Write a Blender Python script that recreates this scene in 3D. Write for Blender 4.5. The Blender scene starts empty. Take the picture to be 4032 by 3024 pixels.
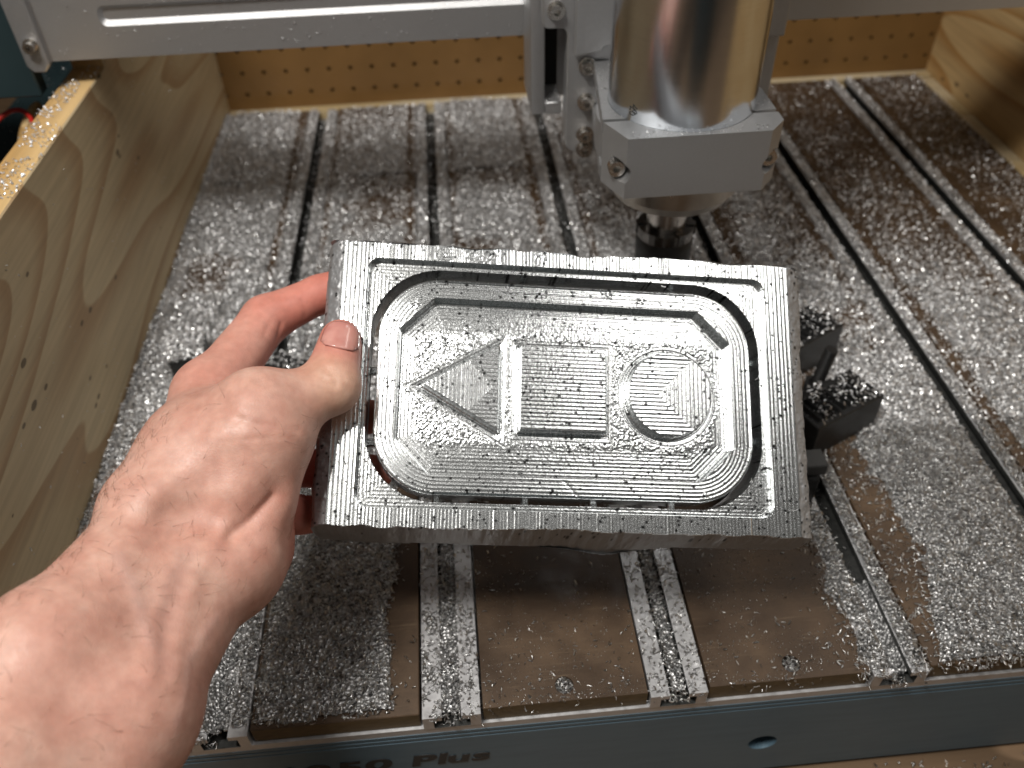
import bpy, bmesh, math, random
import numpy as np
from mathutils import Vector, Matrix
RNG = np.random.default_rng(7); random.seed(7)
SC = bpy.context.scene; COL = SC.collection
pi = math.pi

# ------------------------------------------------------------------ camera, world, lamps, exposure
cd = bpy.data.cameras.new('camera'); cam = bpy.data.objects.new('camera', cd); COL.objects.link(cam)
RC = ((0.99593733, -0.08727722, -0.02217028), (-0.07600623, -0.68272059, -0.72671566), (0.04828961, 0.72544833, -0.68658054))
rt, dn, fw = (Vector(v) for v in RC)
M = Matrix((rt, -dn, -fw)).transposed().to_4x4(); M.translation = Vector((0.131471, 0, 0.385507))
cam.matrix_world = M
cd.sensor_width = 36; cd.lens = 36*3291.14/4032; cd.clip_start = 0.01; cd.clip_end = 50
cd.dof.use_dof = True; cd.dof.focus_distance = 0.345; cd.dof.aperture_fstop = 9.0
SC.camera = cam
w = bpy.data.worlds.new('World'); SC.world = w; w.use_nodes = True
w.node_tree.nodes['Background'].inputs[0].default_value = (1.0, 0.95, 0.88, 1)
w.node_tree.nodes['Background'].inputs[1].default_value = 0.085
def lamp(name, loc, target, sx, sy, power, col):
    l = bpy.data.lights.new(name, 'AREA'); l.shape = 'RECTANGLE'; l.size = sx; l.size_y = sy; l.energy = power; l.color = col
    o = bpy.data.objects.new(name, l); COL.objects.link(o); o.location = loc
    o.rotation_euler = (Vector(target)-Vector(loc)).to_track_quat('-Z', 'Y').to_euler(); return o
lamp('work_lamp', (-0.14, 0.02, 1.00), (0.2, 0.32, 0.0), 0.26, 0.09, 10.6, (1.0, 0.965, 0.91))
lamp('ceiling_lamp', (0.80, 0.10, 1.40), (0.25, 0.3, 0.0), 0.75, 0.24, 4.3, (1.0, 0.97, 0.93))
lamp('rear_lamp', (1.15, 0.85, 1.25), (0.25, 0.35, 0.0), 0.50, 0.16, 1.5, (1.0, 0.96, 0.90))
SC.view_settings.view_transform = 'Standard'; SC.view_settings.look = 'None'
SC.view_settings.exposure = 0.0; SC.view_settings.gamma = 1.0
SC.cycles.use_denoising = True
SC.cycles.sample_clamp_indirect = 6.0

# ------------------------------------------------------------------ material helpers
class NT:
    def __init__(s, name):
        s.m = bpy.data.materials.new(name); s.m.use_nodes = True; s.t = s.m.node_tree
        s.b = s.t.nodes['Principled BSDF']
    def n(s, typ, ins=None, **kw):
        nd = s.t.nodes.new(typ)
        for k, v in kw.items(): setattr(nd, k, v)
        for k, v in (ins or {}).items():
            if hasattr(v, 'is_output') or isinstance(v, bpy.types.NodeSocket): s.t.links.new(v, nd.inputs[k])
            else: nd.inputs[k].default_value = v
        return nd
    def set(s, **kw):
        for k, v in kw.items():
            k = k.replace('_', ' ')
            if isinstance(v, bpy.types.NodeSocket): s.t.links.new(v, s.b.inputs[k])
            else: s.b.inputs[k].default_value = v
    def math(s, op, a, b=None, c=None):
        ins = {0: a}
        if b is not None: ins[1] = b
        if c is not None: ins[2] = c
        return s.n('ShaderNodeMath', ins, operation=op).outputs[0]
    def coord(s, scale=(1, 1, 1), rot=(0, 0, 0)):
        tc = s.n('ShaderNodeTexCoord')
        return s.n('ShaderNodeMapping', {'Vector': tc.outputs['Object'], 'Scale': scale, 'Rotation': rot}).outputs[0]
    def noise(s, vec, scale, detail=3, rough=.5, dist=0):
        return s.n('ShaderNodeTexNoise', {'Vector': vec, 'Scale': scale, 'Detail': detail, 'Roughness': rough, 'Distortion': dist}).outputs['Fac']
    def ramp(s, fac, stops, interp='LINEAR'):
        r = s.n('ShaderNodeValToRGB', {'Fac': fac}); cr = r.color_ramp; cr.interpolation = interp
        while len(cr.elements) < len(stops): cr.elements.new(0.5)
        for e, (p, c) in zip(cr.elements, stops):
            e.position = p; e.color = (c, c, c, 1) if isinstance(c, (int, float)) else (*c, 1)
        return r.outputs[0]
    def mix(s, fac, a, b, blend='MIX'):
        ins = {0: fac}
        nd = s.n('ShaderNodeMix', data_type='RGBA', blend_type=blend)
        for k, v in ((0, fac), (6, a), (7, b)):
            if isinstance(v, bpy.types.NodeSocket): s.t.links.new(v, nd.inputs[k])
            else: nd.inputs[k].default_value = v if k == 0 or len(v) == 4 else (*v, 1)
        return nd.outputs[2]
    def bump(s, h, strength=.3, dist=.001, normal=None):
        ins = {'Height': h, 'Strength': strength, 'Distance': dist}
        if normal is not None: ins['Normal'] = normal
        return s.n('ShaderNodeBump', ins).outputs[0]

def metal(name, col, rough, noise_scale=0, aniso=0, bump=0, var=.06, met=1.0):
    k = NT(name); k.set(Metallic=met, Roughness=rough)
    v = k.coord()
    if noise_scale:
        f = k.noise(v, noise_scale, 4)
        k.set(Base_Color=k.ramp(f, [(.3, tuple(c*(1-var) for c in col)), (.7, tuple(min(1, c*(1+var)) for c in col))]))
        k.set(Roughness=k.ramp(f, [(.25, max(0, rough-.07)), (.75, rough+.07)]))
        if bump: k.set(Normal=k.bump(k.noise(v, noise_scale*12, 2), bump, .0003))
    else: k.set(Base_Color=(*col, 1))
    if aniso: k.set(Anisotropic=aniso)
    return k.m

M_ALU = metal('satin_aluminium', (.58, .58, .59), .42, 300, bump=.15, met=.7)
M_BEAD = metal('bead_blasted_aluminium', (.43, .43, .435), .42, 900, bump=.3, var=.04, met=.8)
M_STEEL = metal('bright_steel', (.62, .58, .54), .22, 120)
M_DSTEEL = metal('dark_flange_steel', (.42, .38, .33), .33, 200)
M_CHROME = metal('screw_steel', (.62, .59, .55), .25, 400)
k = NT('turned_spindle_steel'); v = k.coord((1, 1, 40))
f = k.noise(v, 60, 3); k.set(Metallic=1.0, Base_Color=k.ramp(f, [(.3, (.66, .70, .75)), (.7, (.74, .78, .83))]), Roughness=.19, Anisotropic=.5)
k.set(Normal=k.bump(f, .05, .0002)); M_SPIN = k.m
k = NT('black_oxide'); f = k.noise(k.coord(), 250, 3)
k.set(Base_Color=k.ramp(f, [(.3, (.006, .006, .006)), (.8, (.02, .02, .02))]), Roughness=.38, Specular_IOR_Level=.4); M_BLACK = k.m
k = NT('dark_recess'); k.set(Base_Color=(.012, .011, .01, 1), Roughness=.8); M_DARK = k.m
k = NT('blue_anodised'); f = k.noise(k.coord((1, 8, 8)), 30, 3)
k.set(Base_Color=k.ramp(f, [(.3, (.088, .145, .190)), (.7, (.105, .170, .218))]), Metallic=.15, Roughness=.40); M_BLUE = k.m
k = NT('teal_paint'); f = k.noise(k.coord(), 20, 3)
k.set(Base_Color=k.ramp(f, [(.3, (.012, .026, .030)), (.7, (.020, .038, .042))]), Roughness=.5); M_TEAL = k.m
k = NT('shaded_channel'); f = k.noise(k.coord(), 300, 3); k.set(Base_Color=k.ramp(f, [(.3, (.030, .031, .030)), (.7, (.06, .061, .058))]), Metallic=.3, Roughness=.6); M_CHANSHADE = k.m  # dark grey colour stands in for the shade inside the T track channels
k = NT('printed_lettering'); k.set(Base_Color=(.022, .023, .024, 1), Roughness=.55); M_PRINT = k.m
k = NT('red_wire'); k.set(Base_Color=(.45, .02, .015, 1), Roughness=.4); M_RED = k.m

def wood(name, light, dark, plane, loops, stretch, marks=True, offs=(0, 0, 0), tone=1.0):
    """plain-sawn pine face: contour lines of a stretched field, each band fading then ending sharply"""
    k = NT(name); tc = k.n('ShaderNodeTexCoord')
    sc = {'yz': (9, stretch, 9), 'xy': (9*.55, stretch, 9), 'xz': (stretch, 9, 9*.55)}[plane]
    v = k.n('ShaderNodeMapping', {'Vector': tc.outputs['Object'], 'Scale': sc, 'Location': offs}).outputs[0]
    f = k.noise(v, 1.0, 1.2, .4)
    g = k.math('FRACT', k.math('MULTIPLY', f, loops))
    band = k.ramp(g, [(0, 0.0), (.55, .25), (.9, 1.0), (.97, 1.0), (1.0, 0.0)])
    col = k.mix(band, light, dark)
    fv = k.n('ShaderNodeMapping', {'Vector': tc.outputs['Object'], 'Scale': {'yz': (300, 12, 300), 'xy': (300, 12, 300), 'xz': (12, 300, 300)}[plane]}).outputs[0]
    fine = k.noise(fv, 1.0, 3)
    col = k.mix(.35, col, k.ramp(fine, [(.3, .62), (.7, 1.25)]), 'MULTIPLY')
    if marks:
        v2 = k.n('ShaderNodeMapping', {'Vector': tc.outputs['Object'], 'Scale': (60, 38, 75), 'Rotation': (.9, 0, 0)}).outputs[0]
        vo = k.n('ShaderNodeTexVoronoi', {'Vector': v2, 'Scale': 1.0, 'Randomness': 1.0})
        big = k.noise(k.coord(), 7, 2)
        thr = k.math('MULTIPLY', k.ramp(big, [(.42, 0.0), (.7, 1.0)]), .17)
        spot = k.math('LESS_THAN', vo.outputs['Distance'], thr)
        col = k.mix(k.math('MULTIPLY', spot, .8), col, (.07, .045, .02))
    k.set(Base_Color=col, Roughness=.55, Normal=k.bump(fine, .12, .0004)); return k.m
M_PINE_L = wood('pine_board', (.50, .395, .24), (.365, .24, .125), 'yz', 17, 1.5, offs=(3.1, 1.25, .62))
M_PINE_R = wood('pine_board_amber', (.56, .39, .19), (.40, .22, .075), 'yz', 11, 1.6, offs=(1.1, .4, 2.2))
M_PINE_E = wood('pine_edge', (.66, .46, .22), (.45, .27, .10), 'xy', 10, .5, marks=False)
M_PINE_F = wood('pale_ledge', (.62, .52, .34), (.50, .38, .2), 'xz', 6, .8, marks=False)
M_BENCH = wood('bench_top', (.20, .125, .07), (.10, .06, .03), 'xz', 16, 1.2, marks=False)

k = NT('pegboard_hardboard'); f = k.noise(k.coord((1, 1, 1)), 14, 4)
k.set(Base_Color=k.ramp(f, [(.3, (.150, .078, .023)), (.7, (.215, .114, .036))]), Roughness=.42); M_PEG = k.m
k = NT('oiled_fibreboard'); v = k.coord()
f = k.noise(v, 26, 4, .6); g = k.noise(v, 1400, 2)
c = k.ramp(f, [(.25, (.030, .0165, .008)), (.5, (.058, .034, .0175)), (.75, (.105, .064, .034))])
c = k.mix(.5, c, k.ramp(g, [(.3, .65), (.7, 1.35)]), 'MULTIPLY')
sc_ = k.noise(k.n('ShaderNodeMapping', {'Vector': v, 'Scale': (40, 900, 1)}).outputs[0], 1, 2)
c = k.mix(k.ramp(sc_, [(.62, 0.0), (.75, .35)]), c, (.22, .16, .10))
k.set(Base_Color=c, Roughness=k.ramp(f, [(.3, .42), (.7, .6)]), Normal=k.bump(g, .15, .0002)); M_MDF = k.m
k = NT('fibreboard_edge'); f = k.noise(k.coord((1, 1, 3)), 200, 3)
k.set(Base_Color=k.ramp(f, [(.3, (.085, .055, .022)), (.7, (.13, .085, .036))]), Roughness=.7); M_MDFE = k.m

k = NT('aluminium_chip'); oi = k.n('ShaderNodeAttribute', attribute_name='tone').outputs['Fac']
k.set(Metallic=.78, Base_Color=k.ramp(oi, [(0, (.66, .66, .67)), (1, (.95, .95, .95))]), Roughness=k.ramp(oi, [(0, .55), (.6, .42), (1, .25)])); M_CHIP = k.m
M_CHIPN = metal('clean_aluminium_chip', (.82, .82, .82), .30)
k = NT('packed_chips'); v = k.coord(); vo = k.n('ShaderNodeTexVoronoi', {'Vector': v, 'Scale': 520.0})
k.set(Metallic=.9, Base_Color=k.ramp(vo.outputs['Color'], [(.1, (.10, .10, .10)), (.6, (.36, .36, .36)), (1, (.7, .7, .7))]), Roughness=.45,
      Normal=k.bump(vo.outputs['Distance'], 1.0, .0012)); M_PACK = k.m

def cast_mat(name, col, rough, fine, strength):
    k = NT(name); v = k.coord(); po = k.n('ShaderNodeAttribute', attribute_name='pore').outputs['Fac']
    to = k.n('ShaderNodeAttribute', attribute_name='raw').outputs['Fac']
    n1 = k.noise(v, fine, 2); n2 = k.noise(v, 700, 3); n3 = k.noise(v, 60, 3)
    c = k.ramp(n3, [(.3, tuple(a*.93 for a in col)), (.7, col)])
    c = k.mix(to, c, (.30, .30, .305))
    c = k.mix(po, c, (.02, .02, .02))
    r = k.math('ADD', k.ramp(n1, [(.3, rough-.06), (.7, rough+.08)]), k.math('MULTIPLY', to, .28))
    k.set(Metallic=k.math('SUBTRACT', 1.0, k.math('MULTIPLY', to, .45)), Base_Color=c, Roughness=r)
    h = k.math('ADD', n1, k.math('MULTIPLY', n2, k.math('MULTIPLY', to, 2.5)))
    k.set(Normal=k.bump(h, strength, .0004)); return k.m
M_MILL = cast_mat('milled_aluminium', (.74, .76, .765), .21, 2600, .10)

# ------------------------------------------------------------------ object helpers
def link(name, me, mat=None, parent=None, loc=None, rot=None):
    o = bpy.data.objects.new(name, me); COL.objects.link(o)
    if mat is not None and me is not None: me.materials.append(mat)
    if parent: o.parent = parent
    if loc: o.location = loc
    if rot: o.rotation_euler = rot
    return o
def tag(o, label=None, cat=None, group=None, kind=None):
    for a, b in (('label', label), ('category', cat), ('group', group), ('kind', kind)):
        if b: o[a] = b
    return o
def thing(name, label, cat, loc=(0, 0, 0), group=None, rot=None):
    return tag(link(name, None, loc=loc, rot=rot), label, cat, group)
def done(bm, name, mat, parent=None, smooth=None, loc=None, rot=None):
    bmesh.ops.recalc_face_normals(bm, faces=bm.faces)
    me = bpy.data.meshes.new(name); bm.to_mesh(me); bm.free()
    if smooth is not None:
        me.polygons.foreach_set('use_smooth', [True]*len(me.polygons)); me.set_sharp_from_angle(angle=math.radians(smooth))
    return link(name, me, mat, parent, loc, rot)
def bx(bm, x0, x1, y0, y1, z0, z1, bev=0, seg=1, mat=None):
    r = bmesh.ops.create_cube(bm, size=1)
    T = Matrix.Translation(((x0+x1)/2, (y0+y1)/2, (z0+z1)/2)) @ Matrix.Diagonal((x1-x0, y1-y0, z1-z0, 1))
    bmesh.ops.transform(bm, matrix=(mat @ T) if mat else T, verts=r['verts'])
    if bev:
        ed = list({e for v_ in r['verts'] for e in v_.link_edges})
        bmesh.ops.bevel(bm, geom=ed, offset=bev, segments=seg, affect='EDGES', profile=.5)
def prism(bm, outline, holes, z0, z1, mat=Matrix.Identity(4), bev=0):
    """polygon with holes in local XY extruded from z0 to z1, then transformed"""
    b2 = bmesh.new(); edges = []
    for lp in [outline]+list(holes):
        vs = [b2.verts.new((p[0], p[1], z0)) for p in lp]
        edges += [b2.edges.new((vs[i], vs[(i+1) % len(vs)])) for i in range(len(vs))]
    if holes: bmesh.ops.triangle_fill(b2, use_beauty=True, use_dissolve=False, edges=edges)
    else: b2.faces.new([e.verts[0] for e in edges])
    if holes:   # drop faces that filled a hole
        def inside(pt, lp):
            c = False; n = len(lp)
            for i in range(n):
                (xa, ya), (xb, yb) = lp[i][:2], lp[(i+1) % n][:2]
                if (ya > pt[1]) != (yb > pt[1]) and pt[0] < (xb-xa)*(pt[1]-ya)/(yb-ya)+xa: c = not c
            return c
        bad = [f for f in b2.faces if any(inside(f.calc_center_median(), h) for h in holes)]
        if bad: bmesh.ops.delete(b2, geom=bad, context='FACES_ONLY')
    ex = bmesh.ops.extrude_face_region(b2, geom=list(b2.faces))
    bmesh.ops.translate(b2, vec=(0, 0, z1-z0), verts=[g for g in ex['geom'] if isinstance(g, bmesh.types.BMVert)])
    bmesh.ops.recalc_face_normals(b2, faces=b2.faces)
    if bev:
        ed = [e for e in b2.edges if len(e.link_faces) == 2 and e.calc_face_angle(0) > .9]
        bmesh.ops.bevel(b2, geom=ed, offset=bev, segments=1, affect='EDGES')
    bmesh.ops.transform(b2, matrix=mat, verts=b2.verts)
    tmp = bpy.data.meshes.new('tmp'); b2.to_mesh(tmp); b2.free(); bm.from_mesh(tmp); bpy.data.meshes.remove(tmp)
def circ(cx, cy, r, n=24, a0=0.0): return [(cx+r*math.cos(a0+2*pi*i/n), cy+r*math.sin(a0+2*pi*i/n)) for i in range(n)]
def lathe(bm, prof, n=48, mat=Matrix.Identity(4)):
    rings = [[bm.verts.new(mat @ Vector((r*math.cos(2*pi*i/n), r*math.sin(2*pi*i/n), z))) for i in range(n)] for r, z in prof]
    for a, b in zip(rings, rings[1:]):
        for i in range(n): bm.faces.new((a[i], a[(i+1) % n], b[(i+1) % n], b[i]))
    bm.faces.new(rings[0][::-1]); bm.faces.new(rings[-1])
def tube(bm, pts, r, n=10):
    pts = [Vector(p) for p in pts]; rings = []
    for i, p in enumerate(pts):
        t = (pts[min(i+1, len(pts)-1)]-pts[max(i-1, 0)]).normalized()
        a = t.orthogonal().normalized() if i == 0 else (a - t*a.dot(t)).normalized()
        b = t.cross(a); rings.append([bm.verts.new(p+(a*math.cos(2*pi*j/n)+b*math.sin(2*pi*j/n))*(r if not hasattr(r, '__len__') else r[i])) for j in range(n)])
    for A, B in zip(rings, rings[1:]):
        for j in range(n): bm.faces.new((A[j], A[(j+1) % n], B[(j+1) % n], B[j]))
    bm.faces.new(rings[0][::-1]); bm.faces.new(rings[-1])
RXF = Matrix.Rotation(pi/2, 4, 'X')      # local z -> world -y, local y -> world z
def np_mesh(name, V, F, mat, parent=None, smooth=False, attrs=None):
    me = bpy.data.meshes.new(name); V = np.asarray(V, np.float32); F = np.asarray(F, np.int32); nf, kf = F.shape
    me.vertices.add(len(V)); me.vertices.foreach_set('co', V.ravel())
    me.loops.add(nf*kf); me.loops.foreach_set('vertex_index', F.ravel())
    me.polygons.add(nf); me.polygons.foreach_set('loop_start', np.arange(0, nf*kf, kf, dtype=np.int32))
    me.update(calc_edges=True)
    for a, d in (attrs or {}).items():
        at = me.attributes.new(a, 'FLOAT', 'POINT'); at.data.foreach_set('value', np.asarray(d, np.float32))
    if smooth: me.polygons.foreach_set('use_smooth', np.ones(nf, bool))
    me.validate(); return link(name, me, mat, parent)
def smooth_noise(nx, ny, cell):
    """value noise on a grid, cell = feature size in samples"""
    gx, gy = int(nx/cell)+3, int(ny/cell)+3; g = RNG.random((gy, gx))
    x = np.arange(nx)/cell; y = np.arange(ny)/cell; xi = x.astype(int); yi = y.astype(int)
    fx = x-xi; fy = y-yi; fx = fx*fx*(3-2*fx); fy = (fy*fy*(3-2*fy))[:, None]
    a = g[yi][:, xi]*(1-fx)+g[yi][:, xi+1]*fx; b = g[yi+1][:, xi]*(1-fx)+g[yi+1][:, xi+1]*fx
    return a*(1-fy)+b*fy

# ------------------------------------------------------------------ setting
bm = bmesh.new(); bx(bm, -1.4, 1.9, -1.0, 1.9, -.16, -.106)
tag(done(bm, 'workbench', M_BENCH), kind='structure')
k = NT('dim_wall_paint'); f = k.noise(k.coord(), 6, 3); k.set(Base_Color=k.ramp(f, [(.3, (.020, .022, .024)), (.7, (.03, .032, .034))]), Roughness=.8)
bm = bmesh.new(); bx(bm, -1.4, 1.9, 1.9, 1.95, -.16, 2.2); bx(bm, -1.45, -1.4, -1.0, 1.9, -.16, 2.2)
tag(done(bm, 'room_wall', k.m), kind='structure')

# ------------------------------------------------------------------ machine bed
bed = thing('machine_bed', 'router bed of dark boards and aluminium T tracks behind a blue front rail', 'machine bed')
P = .11; Y0, Y1 = .1845, .843
XB = [(-.0868, -.0148)] + [(i*P+.0152, (i+1)*P-.0152) for i in range(5)] + [(5*P+.0152, .634)]
holes_at = {2: (.1652, .1925), 3: (.2777, .1925)}
for i, (a, b) in enumerate(XB):
    bm = bmesh.new()
    hs = [circ(*holes_at[i], .0045, 20)] if i in holes_at else []
    prism(bm, [(a, Y0), (b, Y0), (b, Y1), (a, Y1)], hs, -.0118, 0, bev=.0004 if not hs else 0)
    o = done(bm, 'spoil_board', M_MDF, bed)
    o.data.materials.append(M_MDFE)
    for p in o.data.polygons:
        if abs(p.normal.z) < .5 and p.center.y < Y0+.002: p.material_index = 1
# T track: one profile extruded along y
pr = [(-.0139, -.0120), (.0139, -.0120), (.0139, -.001), (.0047, -.001), (.0047, -.0042), (.0088, -.0042), (.0088, -.0116), (-.0088, -.0116), (-.0088, -.0042), (-.0047, -.0042), (-.0047, -.001), (-.0139, -.001)]
tm = None
for i in range(6):
    if tm is None:
        bm = bmesh.new(); prism(bm, pr, [], 0, Y1-.1825, Matrix.Translation((0, Y1, 0)) @ RXF); t = done(bm, 't_track', M_ALU, bed); tm = t.data
        tm.materials.append(M_CHANSHADE)
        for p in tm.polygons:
            if abs(p.center.x) < .0095 and p.center.z < -.0012 and abs(p.normal.y) < .5 and p.normal.z > -.9: p.material_index = 1  # inner channel faces get the painted shade
    else: t = link('t_track', tm, None, bed)
    t.location = (i*P, 0, 0)
bm = bmesh.new(); bx(bm, -.0995, -.0878, .1825, Y1, -.0118, -.001, .0004); done(bm, 'edge_track', M_ALU, bed)
bm = bmesh.new(); bx(bm, -.0995, .634, .183, Y1+.004, -.0175, -.0121); done(bm, 'bed_plate', M_ALU, bed)
# front rail with two fine grooves and a counterbored hole
zz = [(-.0175, 0), (-.0200, 0), (-.0204, .0007), (-.0210, .0007), (-.0214, 0), (-.0238, 0), (-.0242, .0007), (-.0248, .0007), (-.0252, 0), (-.0285, 0)]
bm = bmesh.new(); XL, XR, YF = -.16, .70, .1828
prof = [(.21, -.0175)] + [(YF+d, z) for z, d in zz] + [(.21, -.0285)]
A = [bm.verts.new((XL, y, z)) for y, z in prof]; B = [bm.verts.new((XR, y, z)) for y, z in prof]
for i in range(len(prof)): j = (i+1) % len(prof); bm.faces.new((A[i], A[j], B[j], B[i]))
bm.faces.new(A[::-1]); bm.faces.new(B)
prism(bm, [(XL, -.1015), (XR, -.1015), (XR, -.0285), (XL, -.0285)], [circ(.2727, -.0664, .0078, 32)], 0, .012, Matrix.Translation((0, YF+.012, 0)) @ RXF)
rail = done(bm, 'front_rail', M_BLUE, bed)
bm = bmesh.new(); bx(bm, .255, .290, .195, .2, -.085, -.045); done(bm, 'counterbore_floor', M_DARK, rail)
bm = bmesh.new(); prism(bm, circ(0, 0, .0046, 24), [circ(0, 0, .0024, 6)], 0, .006, Matrix.Translation((.2727, .1935, -.0640)) @ RXF); prism(bm, circ(0, 0, .0026, 6), [], 0, .002, Matrix.Translation((.2727, .1936, -.0640)) @ RXF)
done(bm, 'rail_screw', M_CHROME, rail)
def text(body, size, loc, rot, mat, parent, name, bold=0, sx=1, shear=0, depth=.0003, space=1.0):
    cu = bpy.data.curves.new('txt', 'FONT'); cu.body = body; cu.size = size; cu.extrude = depth/2; cu.offset = bold; cu.shear = shear; cu.space_character = space; cu.resolution_u = 4
    o = bpy.data.objects.new('txt', cu); COL.objects.link(o); dg = bpy.context.evaluated_depsgraph_get(); dg.update()
    me = bpy.data.meshes.new_from_object(o.evaluated_get(dg)); bpy.data.objects.remove(o); bpy.data.curves.remove(cu)
    me.name = name; me.transform(Matrix.Diagonal((sx, 1, 1, 1))); return link(name, me, mat, parent, loc, rot)
for ch, x, wdt in (('6', .0150, 1.6), ('0', .0308, 1.6), ('5', .0470, 1.6), ('0', .0618, 1.6), ('P', .0852, 1.45), ('l', .0985, 1.5), ('u', .1035, 1.45), ('s', .1165, 1.45)):
    text(ch, .0168, (x, YF-.0002, -.0524), (pi/2, 0, 0), M_PRINT, rail, 'letter', .00055, wdt, .12)

# ------------------------------------------------------------------ wooden enclosure
enc = thing('wooden_enclosure', 'pine and pegboard box built around the router bed', 'enclosure')
bm = bmesh.new()
outl = [(.02, -.106), (1.0, -.106), (1.0, .32), (.585, .32), (.585, .158), (.02, .168)]
prism(bm, outl, [], -.1225, -.1005, Matrix(((0, 0, 1, 0), (1, 0, 0, 0), (0, 1, 0, 0), (0, 0, 0, 1))), bev=.0008)
o = done(bm, 'side_board', M_PINE_L, enc); o.data.materials.append(M_PINE_E)
for p in o.data.polygons:
    if abs(p.normal.x) < .7: p.material_index = 1
o['label'] = 'left side board with a stepped top edge'
bm = bmesh.new(); bx(bm, .655, .675, .05, 1.0, -.106, .30, .0008); done(bm, 'side_board', M_PINE_R, enc)
bm = bmesh.new(); bx(bm, -.1, .655, Y1+.006, .8625, -.03, -.004, .0005); done(bm, 'rear_ledge', M_PINE_F, enc)
bm = bmesh.new(); bx(bm, .636, .6545, .19, .8425, -.03, -.005, .0005); done(bm, 'side_ledge', M_PINE_F, enc)
# pegboard with real holes: one square cell per hole
px_, pz_ = .02205, .0225; V = []; F4 = []
ncx, ncz = 36, 9; x00, z00 = -.0784-px_/2-px_, .0117-1.5*pz_
def cell(cx, cz):
    b = len(V); n = 12
    for i in range(n):      # square rim sampled along 12 directions, hole rim, back rim
        a = 2*pi*i/n; c_, s_ = math.cos(a), math.sin(a); q = max(abs(c_), abs(s_))
        if i % 3 == 0: pass
        V.append((cx+c_/q*px_/2, .863, cz+s_/q*pz_/2))
    for yy in (.863, .8665):
        for i in range(n): a = 2*pi*i/n; V.append((cx+.0023*math.cos(a), yy, cz+.0023*math.sin(a)))
    for i in range(n):
        j = (i+1) % n
        F4.append((b+i, b+j, b+n+j, b+n+i)); F4.append((b+n+i, b+n+j, b+2*n+j, b+2*n+i))
    for sx_, sz_, i in ((1, 1, 1), (-1, 1, 4), (-1, -1, 7), (1, -1, 10)):   # corner triangles
        V.append((cx+sx_*px_/2, .863, cz+sz_*pz_/2)); F4.append((b+i, len(V)-1, b+i+1, b+i+1))
for i in range(ncx):
    for j in range(ncz): cell(x00+(i+.5)*px_, z00+(j+.5)*pz_)
me = bpy.data.meshes.new('pegboard'); me.from_pydata(V, [], [tuple(dict.fromkeys(f)) for f in F4]); me.update(); link('pegboard', me, M_PEG, enc)
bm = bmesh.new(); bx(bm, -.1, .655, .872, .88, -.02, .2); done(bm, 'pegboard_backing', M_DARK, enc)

# ------------------------------------------------------------------ cap screw helper
def cap_screw(name, parent, loc, r=.0042, h=.0045, mat=M_CHROME, rot=(0, 0, 0), washer=True):
    bm = bmesh.new()
    prism(bm, circ(0, 0, r, 24), [circ(0, 0, r*.5, 6)], 0, h, RXF, bev=0)
    prism(bm, circ(0, 0, r*.52, 6), [], 0, h*.35, RXF)
    if washer: prism(bm, circ(0, 0, r*1.35, 24), [], -.0002, .0009, RXF)
    return done(bm, name, mat, parent, 40, loc, rot)
def boolcut(o, cutters):
    for c in cutters:
        m = o.modifiers.new('b', 'BOOLEAN'); m.object = c; m.solver = 'EXACT'
    dg = bpy.context.evaluated_depsgraph_get(); me = bpy.data.meshes.new_from_object(o.evaluated_get(dg)); o.modifiers.clear()
    old = o.data; o.data = me; bpy.data.meshes.remove(old)
    for c in cutters: bpy.data.objects.remove(c)
    o.data.polygons.foreach_set('use_smooth', [True]*len(o.data.polygons)); o.data.set_sharp_from_angle(angle=math.radians(35))
def cyl_cutter(loc, r, depth, rot=(0, 0, 0)):
    bm = bmesh.new(); prism(bm, circ(0, 0, r, 32), [], 0, depth, RXF); return done(bm, 'cut', None, None, None, loc, rot)

# ------------------------------------------------------------------ gantry
gan = thing('gantry', 'silver aluminium gantry beam spanning the bed with a long slot pressed in its face', 'gantry', (0, .55, .176))
def G(o): o.location = (o.location[0], o.location[1]-.55, o.location[2]-.176); return o
bm = bmesh.new()
gx0, gx1, gz0, gz1 = -.118, .75, .1765, .238
def rrect(x0, x1, z0, z1, r, n=6):
    out = []
    for cx, cz, a0 in ((x1-r, z1-r, 0), (x0+r, z1-r, pi/2), (x0+r, z0+r, pi), (x1-r, z0+r, 1.5*pi)):
        out += [(cx+r*math.cos(a0+pi/2*i/n), cz+r*math.sin(a0+pi/2*i/n)) for i in range(n+1)]
    return out
h1 = rrect(-.0805, .70, .1960, .2085, .0050); h2 = rrect(-.0778, .6973, .1990, .2058, .0028)
prism(bm, [(gx0, gz0), (gx1, gz0), (gx1, gz1), (gx0, gz1)], [h1], 0, .003, Matrix.Translation((0, .553, 0)) @ RXF)
a = [bm.verts.new((x, .55, z)) for x, z in h1]; b = [bm.verts.new((x, .5527, z)) for x, z in h2]
for i in range(len(a)): j = (i+1) % len(a); bm.faces.new((a[i], a[j], b[j], b[i]))
bm.faces.new(b)
bx(bm, gx0, gx1, .5532, .60, gz0-.0002, gz1, .001)
G(done(bm, 'beam', M_BEAD, gan, 30))
bm = bmesh.new(); prism(bm, [(-.1315, .27), (-.1315, .1765), (-.1285, .1725), (-.1215, .1722), (-.1175, .1770), (-.1175, .27)], [], 0, .008, Matrix.Translation((0, .551, 0)) @ RXF, bev=.0009)
G(done(bm, 'end_bracket', M_BEAD, gan)); G(cap_screw('bracket_screw', gan, (-.1235, .543, .1895), .0034, .0055))
bm = bmesh.new(); prism(bm, [(-.30, .155), (-.1318, .155), (-.1318, .30), (-.30, .30)], [], 0, .012, Matrix.Translation((0, .56, 0)) @ RXF, bev=.001)
G(done(bm, 'side_plate', M_TEAL, gan))
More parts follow.
